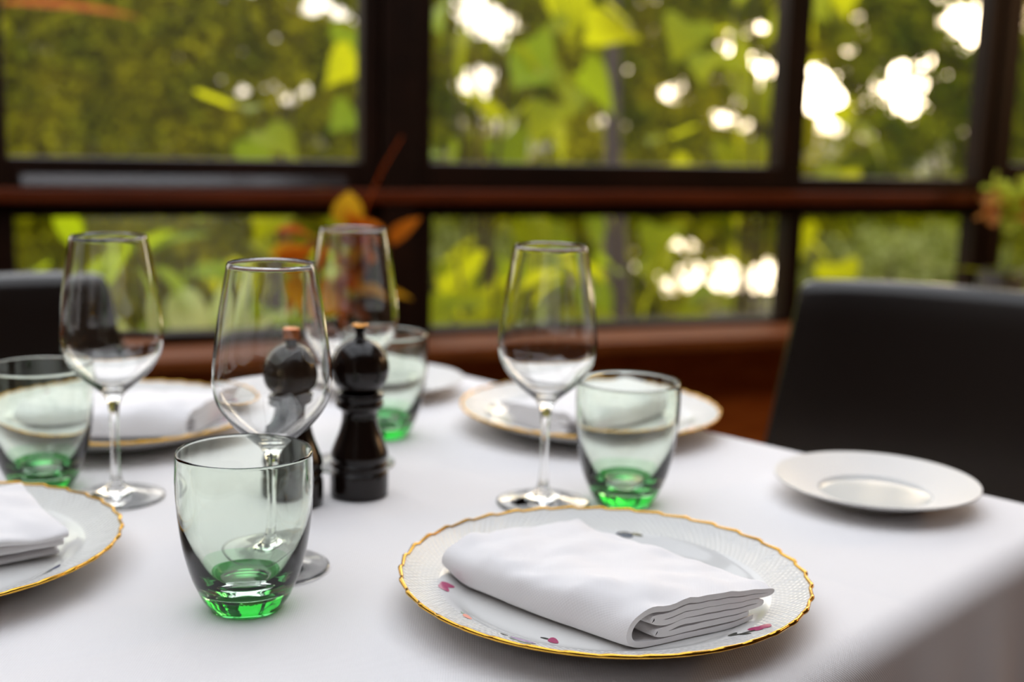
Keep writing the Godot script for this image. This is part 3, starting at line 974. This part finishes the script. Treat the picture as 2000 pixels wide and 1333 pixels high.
func build_sill_plants() -> void:
	# dried autumn branches in a dark vase on the sill in front of the thick post
	var v := thing("vase_arrangement", "dried autumn twigs in a small dark vase before the thick post", "dried branches", in_room(-0.39, 0.60, 0.10))
	part("vase", lathe(smooth([Vector2(0, 0), Vector2(0.03, 0), Vector2(0.036, 0.02), Vector2(0.030, 0.05), Vector2(0.016, 0.075), Vector2(0.019, 0.085), Vector2(0.016, 0.084), Vector2(0.012, 0.07), Vector2(0.0, 0.02)], 4), 32), M.mill, v)
	var r := RandomNumberGenerator.new()
	r.seed = 9
	var lm := leaf_mesh(0.105, 0.068, 0, 0.25, 0.3)
	var tips := [Vector3(-0.15, 0.19, 0.02), Vector3(-0.07, 0.22, 0.04), Vector3(0.0, 0.23, 0.03), Vector3(0.06, 0.22, 0.05), Vector3(-0.11, 0.14, 0.05), Vector3(0.10, 0.20, 0.0), Vector3(0.115, 0.41, -0.01), Vector3(-0.02, 0.17, 0.06)]
	for i in tips.size():
		var tip: Vector3 = tips[i]
		var path := PackedVector3Array()
		for k in 7:
			var t := k / 6.0
			path.append(Vector3(tip.x * t * t, 0.02 + (tip.y - 0.02) * t, tip.z * t) + Vector3(0.004 * sin(t * 7.0 + i), 0, 0))
		part("twig", tube(path, PackedFloat32Array([0.0022, 0.002, 0.0018, 0.0016, 0.0014, 0.0012, 0.001]), 6), M.brown_leaf if i != 6 else M.rust_leaf, v)
		if i == 6:
			continue
		for k in 4:
			var at_t := 0.45 + 0.18 * k
			var p := Vector3(tip.x * at_t * at_t, 0.02 + (tip.y - 0.02) * at_t, tip.z * at_t)
			var dir := Vector3(r.randf_range(-1, 1), r.randf_range(-0.4, 1.0), r.randf_range(0.0, 0.9))
			var m: Material = [M.rust_leaf, M.brown_leaf, M.rust_leaf, M.yellow_leaf][r.randi() % 4]
			part("leaf", lm, m, v, Transform3D(facing(dir, r.randf_range(-0.6, 0.6)).scaled(Vector3.ONE * r.randf_range(0.7, 1.15)), p))
	# orchid in a grey pot on the sill at the right
	var o := thing("potted_orchid", "yellow-green orchid in a grey pot on the sill at the right edge", "orchid", in_room(1.215, 0.60, 0.09))
	part("pot", lathe(smooth([Vector2(0, 0), Vector2(0.042, 0), Vector2(0.046, 0.01), Vector2(0.056, 0.11), Vector2(0.057, 0.118), Vector2(0.053, 0.118), Vector2(0.05, 0.10), Vector2(0.0, 0.10)], 4), 40), M.grey_pot, o)
	part("soil", lathe(PackedVector2Array([Vector2(0.0495, 0.102), Vector2(0.03, 0.106), Vector2(0, 0.107)]), 24), M.soil, o)
	var stem := PackedVector3Array([Vector3(0, 0.10, 0), Vector3(0.012, 0.16, 0), Vector3(0.016, 0.22, 0.005), Vector3(0.0, 0.27, 0.01), Vector3(-0.04, 0.30, 0.015), Vector3(-0.075, 0.295, 0.02)])
	part("stem", tube(stem, PackedFloat32Array([0.003, 0.0028, 0.0025, 0.0022, 0.002, 0.0016]), 6), M.sage_paint, o)
	for k in 4:
		var a := k * 1.6 + 0.4
		part("leaf", leaf_mesh(0.13, 0.04, 0, 0.35, 0.2), M.big_leaf, o, Transform3D(facing(Vector3(cos(a), 0.5, sin(a)), 0), Vector3(0, 0.10, 0)))
	var petal_mesh := leaf_mesh(0.046, 0.042, 0, 0.1, 0.15)
	var heads := [Vector3(-0.082, 0.272, 0.03), Vector3(-0.045, 0.288, 0.04), Vector3(0.005, 0.292, 0.03), Vector3(-0.02, 0.252, 0.04), Vector3(0.038, 0.268, 0.03), Vector3(-0.060, 0.315, 0.02), Vector3(0.03, 0.315, 0.02)]
	for h in heads.size():
		var bloom := Node3D.new()
		bloom.name = "bloom"
		o.add_child(bloom, true)
		bloom.transform = Transform3D(facing(Vector3(-0.25 + 0.2 * h / 4.0, 0.1, 1.0), h * 0.6), heads[h])
		for k in 5:
			var a := TAU * k / 5
			part("petal", petal_mesh, M.petal_warm if h == 0 or h == 4 else M.petal, bloom, Transform3D(facing(Vector3(cos(a), sin(a), 0.25), a), Vector3.ZERO))
		part("lip", lathe(smooth([Vector2(0, 0), Vector2(0.005, 0.002), Vector2(0.006, 0.008), Vector2(0.0, 0.012)], 3), 12), M.rust_leaf, bloom, Transform3D(Basis(Vector3.RIGHT, PI / 2), Vector3.ZERO))

# A plant of large leaves on arching stalks, every leaf a part of its own.
func big_plant(called: String, label: String, s: float, n: float, high: float, spread: float, leaves: int, lm: Mesh, mats: Array, seed_: int, tilt := 0.35, low := 0.25) -> void:
	var o := thing(called, label, "plant", in_room(s, -0.12, n))
	var r := RandomNumberGenerator.new()
	r.seed = seed_
	for i in 4:
		var a := TAU * i / 4.0 + r.randf()
		part("stem", tube(PackedVector3Array([Vector3(cos(a) * 0.04, 0, sin(a) * 0.04), Vector3(cos(a) * 0.10 * spread, high * 0.5, sin(a) * 0.06), Vector3(cos(a) * 0.30 * spread, high * 0.95, sin(a) * 0.10)]), PackedFloat32Array([0.012, 0.009, 0.004]), 6), M.bark, o)
	for i in leaves:
		var f := (i + 0.5) / leaves
		var y := high * (low + (1.0 - low) * f) + r.randf_range(-0.04, 0.04)
		var x := r.randf_range(-1, 1) * spread
		var z := r.randf_range(-0.16, 0.16)
		var dir := Vector3(x * 0.8 + r.randf_range(-0.6, 0.6), r.randf_range(-0.7, 0.5) - tilt, r.randf_range(-0.2, 0.8))
		part("leaf", lm, mats[r.randi() % mats.size()], o, Transform3D(facing(dir, r.randf_range(-0.9, 0.9)).scaled(Vector3.ONE * r.randf_range(0.65, 1.25)), Vector3(x, y, z)))

func build_garden() -> void:
	var g := BoxMesh.new()
	g.size = Vector3(60, 0.1, 60)
	solo("ground", g, M.ground, "olive brown garden ground outside the windows", "ground", in_room(0, -0.17, -30.2), "", "structure")
	struct_box("path", "pale stone terrace strip along the outside of the window wall", "terrace", Vector3(-4, -0.12, -1.3), Vector3(6, -0.10, -0.1), M.terrace)
	# hedge behind the garden; the branches part in places and the low sky shows through
	var gaps := [[3.71, 1.20, 0.20], [3.66, 1.33, 0.16], [4.24, 1.33, 0.16], [4.36, 1.22, 0.12], [4.47, 1.48, 0.07], [3.16, 1.38, 0.16], [3.05, 1.45, 0.11], [1.47, 1.60, 0.13], [1.37, 1.64, 0.1], [1.38, 1.24, 0.10], [1.46, 1.31, 0.06], [1.56, 1.02, 0.09], [1.67, 0.88, 0.12], [1.78, 0.90, 0.06], [4.65, 0.86, 0.13], [4.55, 0.80, 0.10], [4.45, 0.78, 0.07], [3.05, 1.08, 0.06], [2.9, 1.1, 0.06], [3.2, 1.03, 0.08], [3.0, 0.9, 0.07], [3.3, 0.9, 0.07], [3.62, 0.86, 0.07], [4.1, 1.0, 0.05], [4.8, 1.75, 0.20], [4.95, 1.7, 0.25], [0.5, 1.62, 0.07], [0.62, 1.58, 0.06], [0.42, 1.6, 0.05], [3.30, 0.0, 0.12], [3.0, 0.02, 0.05], [3.1, 0.09, 0.05], [2.85, 0.05, 0.04], [3.45, -0.02, 0.07], [2.62, 0.10, 0.04], [3.0, 0.03, 0.07], [2.8, 0.09, 0.06], [2.65, 0.0, 0.05], [2.55, 0.13, 0.05], [2.9, -0.04, 0.06], [2.75, 0.2, 0.04], [3.18, 0.12, 0.09], [3.42, 0.13, 0.06], [3.05, 0.2, 0.04], [3.4, 2.3, 0.22], [3.75, 2.22, 0.14], [3.1, 2.4, 0.10]]
	for i in 300:                                    # many more small chinks about them
		var near: Array = gaps[rng.randi() % gaps.size()]
		gaps.append([near[0] + rng.randfn() * 0.28, near[1] + rng.randfn() * 0.22, rng.randf_range(0.025, 0.055)])
	for i in 60:                                     # and chinks higher up in the tall right half
		gaps.append([rng.randf_range(1.6, 6.4), rng.randf_range(1.8, 3.2), rng.randf_range(0.03, 0.10)])
	var small := leaf_mesh(0.068, 0.046, 0, 0.15, 0.25, 2)
	var names := ["olive hedge shrub beyond the far left window", "olive hedge shrub beyond the upper left window", "yellow-green hedge shrub beyond the thick window post", "yellow-green hedge shrub with bright gaps beyond the middle window", "yellow-green hedge shrub beyond the centre of the middle window", "green hedge shrub with a large gap beyond the thin mullion", "dark green hedge shrub with dazzling gaps beyond the narrow right window", "dark green hedge shrub beyond the right-hand post", "dark green hedge shrub beyond the right picture edge"]
	for i in 9:
		var s0 := -2.6 + i * 1.05
		var o := thing("hedge_shrub", names[i], "shrub", in_room(s0 + 0.55, -0.12, -4.4), "hedge at the back of the garden")
		for k in 3:
			var x := -0.3 + 0.3 * k
			part("stem", tube(PackedVector3Array([Vector3(x, 0, 0), Vector3(x + 0.05, 0.8, 0.05), Vector3(x - 0.08, 1.6, 0)]), PackedFloat32Array([0.03, 0.02, 0.01]), 6), M.bark, o)
		var tints := [Color(0.46, 0.54, 0.20), Color(1.0, 1.0, 0.40)] if i < 3 else ([Color(0.30, 0.42, 0.2), Color(1.0, 1.0, 0.5)] if i < 6 else [Color(0.18, 0.30, 0.15), Color(0.75, 0.85, 0.4)])
		build_foliage(o, small, M.hedge_leaf, 24000 if i < 4 else 25000, Vector3(s0 - 0.1, -0.1, -4.56), Vector3(s0 + 1.15, 2.25 if i < 4 else (2.8 if i < 6 else 3.6), -4.26), gaps, tints, Vector2(0.7, 1.3), 0.4 if i < 4 else 0.8)
	var glint_water := rbox(Vector3(0, 0, 0), Vector3(3.2, 0.02, 4.5), 0.008)  # reflecting sheet added behind the hedge to throw sky glints through the low gaps
	solo("added_glint_pond", glint_water, M.glint_water, "added reflecting pond behind the hedge, put there for the glints in its low gaps", "pond", in_room(3.4, -0.11, -7.3))
	# plants with large leaves close outside the glass
	var heart := leaf_mesh(0.17, 0.15, 1, 0.25, 0.2, 8)
	var broad := leaf_mesh(0.22, 0.09, 0, 0.3, 0.3, 8)
	big_plant("leafy_plant", "large-leaved green plant close outside the middle window", 0.50, -1.7, 1.75, 0.50, 70, heart, [M.big_leaf, M.lime_leaf, M.big_leaf], 21)
	big_plant("leafy_plant", "large-leaved green plant outside the narrow right window, against the glare", 1.60, -1.7, 1.75, 0.42, 44, heart, [M.big_leaf], 22)
	big_plant("leafy_plant", "bright green plant outside the upper left window, beside the thick post", -0.30, -1.2, 1.25, 0.16, 12, heart, [M.big_leaf, M.lime_leaf], 23)
	big_plant("lime_plant", "lime green plant with pale streaked leaves outside the low left window", -0.58, -0.60, 0.86, 0.40, 56, broad, [M.lime_leaf, M.lime_leaf, M.lime_leaf, M.cream_leaf], 24, -0.1, 0.45)
	big_plant("lime_plant", "light green low plant outside the low middle window", 0.22, -0.75, 0.85, 0.36, 36, broad, [M.lime_leaf, M.big_leaf], 25, -0.1, 0.4)
	var soft := leaf_mesh(0.06, 0.03, 0, 0.15, 0.25, 2)
	var sage := thing("sage_shrub", "pale sage shrub outside the low right window, above the chair", "shrub", in_room(2.8, -0.12, -2.4), "pale low shrubs in the garden")
	part("stem", tube(PackedVector3Array([Vector3(0, 0, 0), Vector3(0.03, 0.4, 0), Vector3(-0.05, 0.62, 0)]), PackedFloat32Array([0.02, 0.014, 0.006]), 6), M.bark, sage)
	build_foliage(sage, soft, M.sage_leaf, 3000, Vector3(2.4, -0.1, -2.7), Vector3(3.4, 0.70, -2.1), [], [Color(0.45, 0.45, 0.3), Color(1, 1, 1)], Vector2(0.7, 1.3), 0.3)
	var sage2 := thing("sage_shrub", "pale sage shrub outside the low middle window, just right of the thick post", "shrub", in_room(0.55, -0.12, -2.4), "pale low shrubs in the garden")
	part("stem", tube(PackedVector3Array([Vector3(0, 0, 0), Vector3(0.03, 0.4, 0), Vector3(-0.05, 0.65, 0)]), PackedFloat32Array([0.02, 0.014, 0.006]), 6), M.bark, sage2)
	build_foliage(sage2, soft, M.sage_leaf, 2400, Vector3(0.30, -0.1, -2.65), Vector3(0.95, 0.80, -2.15), [], [Color(0.45, 0.45, 0.3), Color(1, 1, 1)], Vector2(0.7, 1.3), 0.3)
	var tree := thing("young_tree", "slim grey tree trunk outside the middle window, behind the right-hand wine glass", "tree", in_room(1.26, -0.12, -2.2))
	part("trunk", tube(PackedVector3Array([Vector3(0, 0, 0), Vector3(0.01, 0.5, 0.01), Vector3(-0.03, 1.1, 0), Vector3(-0.06, 1.7, 0.02), Vector3(-0.04, 2.1, 0)]), PackedFloat32Array([0.075, 0.055, 0.032, 0.024, 0.012]), 12), M.grey_bark, tree)
	build_foliage(tree, small, M.hedge_leaf, 350, Vector3(0.95, 1.62, -2.45), Vector3(1.5, 2.05, -1.95), [], [Color(0.30, 0.42, 0.2), Color(1.0, 1.0, 0.5)], Vector2(0.7, 1.3), 0.3)
	# leaf-shaped orange strip standing in for a warm reflection in the pane
	var w := thing("pane_reflection", "orange strip standing in for a reflection in the upper left window pane", "leaf", in_room(-1.04, 1.315, -1.2))
	part("reflection_strip", leaf_mesh(0.37, 0.050, 0, 0.10, 0.3, 10), M.rust_leaf, w, Transform3D(facing(Vector3(1.0, 0.03, 0.1), 0.5), Vector3.ZERO))
	part("stalk", tube(PackedVector3Array([Vector3(-0.16, -1.42, 0), Vector3(-0.15, -0.5, 0), Vector3(-0.08, -0.05, 0), Vector3(0.01, 0.0, 0)]), PackedFloat32Array([0.008, 0.006, 0.004, 0.003]), 6), M.bark, w)  # made-up support for the reflection strip

# A lamp to the right of the picture: its warm light reaches under the right side of plates and mills.
func build_lamp() -> void:
	var o := thing("floor_lamp", "slim floor lamp with a glowing warm globe, standing right of the picture", "lamp", in_room(2.5, 0.0, 1.2))
	part("base", lathe(smooth([Vector2(0, 0), Vector2(0.14, 0), Vector2(0.145, 0.008), Vector2(0.13, 0.018), Vector2(0.02, 0.03), Vector2(0, 0.032)], 4), 40), M.leg, o)
	part("pole", tube(PackedVector3Array([Vector3(0, 0.02, 0), Vector3(0, 1.40, 0)]), PackedFloat32Array([0.012]), 12), M.brass, o)
	var globe := SphereMesh.new()
	globe.radius = 0.11
	globe.height = 0.22
	var glow := mat(Color(1.0, 0.9, 0.75), 0.4)
	glow.emission_enabled = true
	glow.emission = Color(1.0, 0.78, 0.52)
	glow.emission_energy_multiplier = 1.6
	part("lamp_globe", globe, glow, o, at(0, 1.50, 0))
	var l := OmniLight3D.new()
	l.name = "lamp_light"
	l.light_color = Color(1.0, 0.80, 0.58)
	l.light_energy = 0.9
	l.light_size = 0.10
	l.omni_range = 9.0
	l.omni_attenuation = 2.0
	l.shadow_enabled = true
	o.add_child(l)
	l.position = Vector3(0, 1.50, 0)
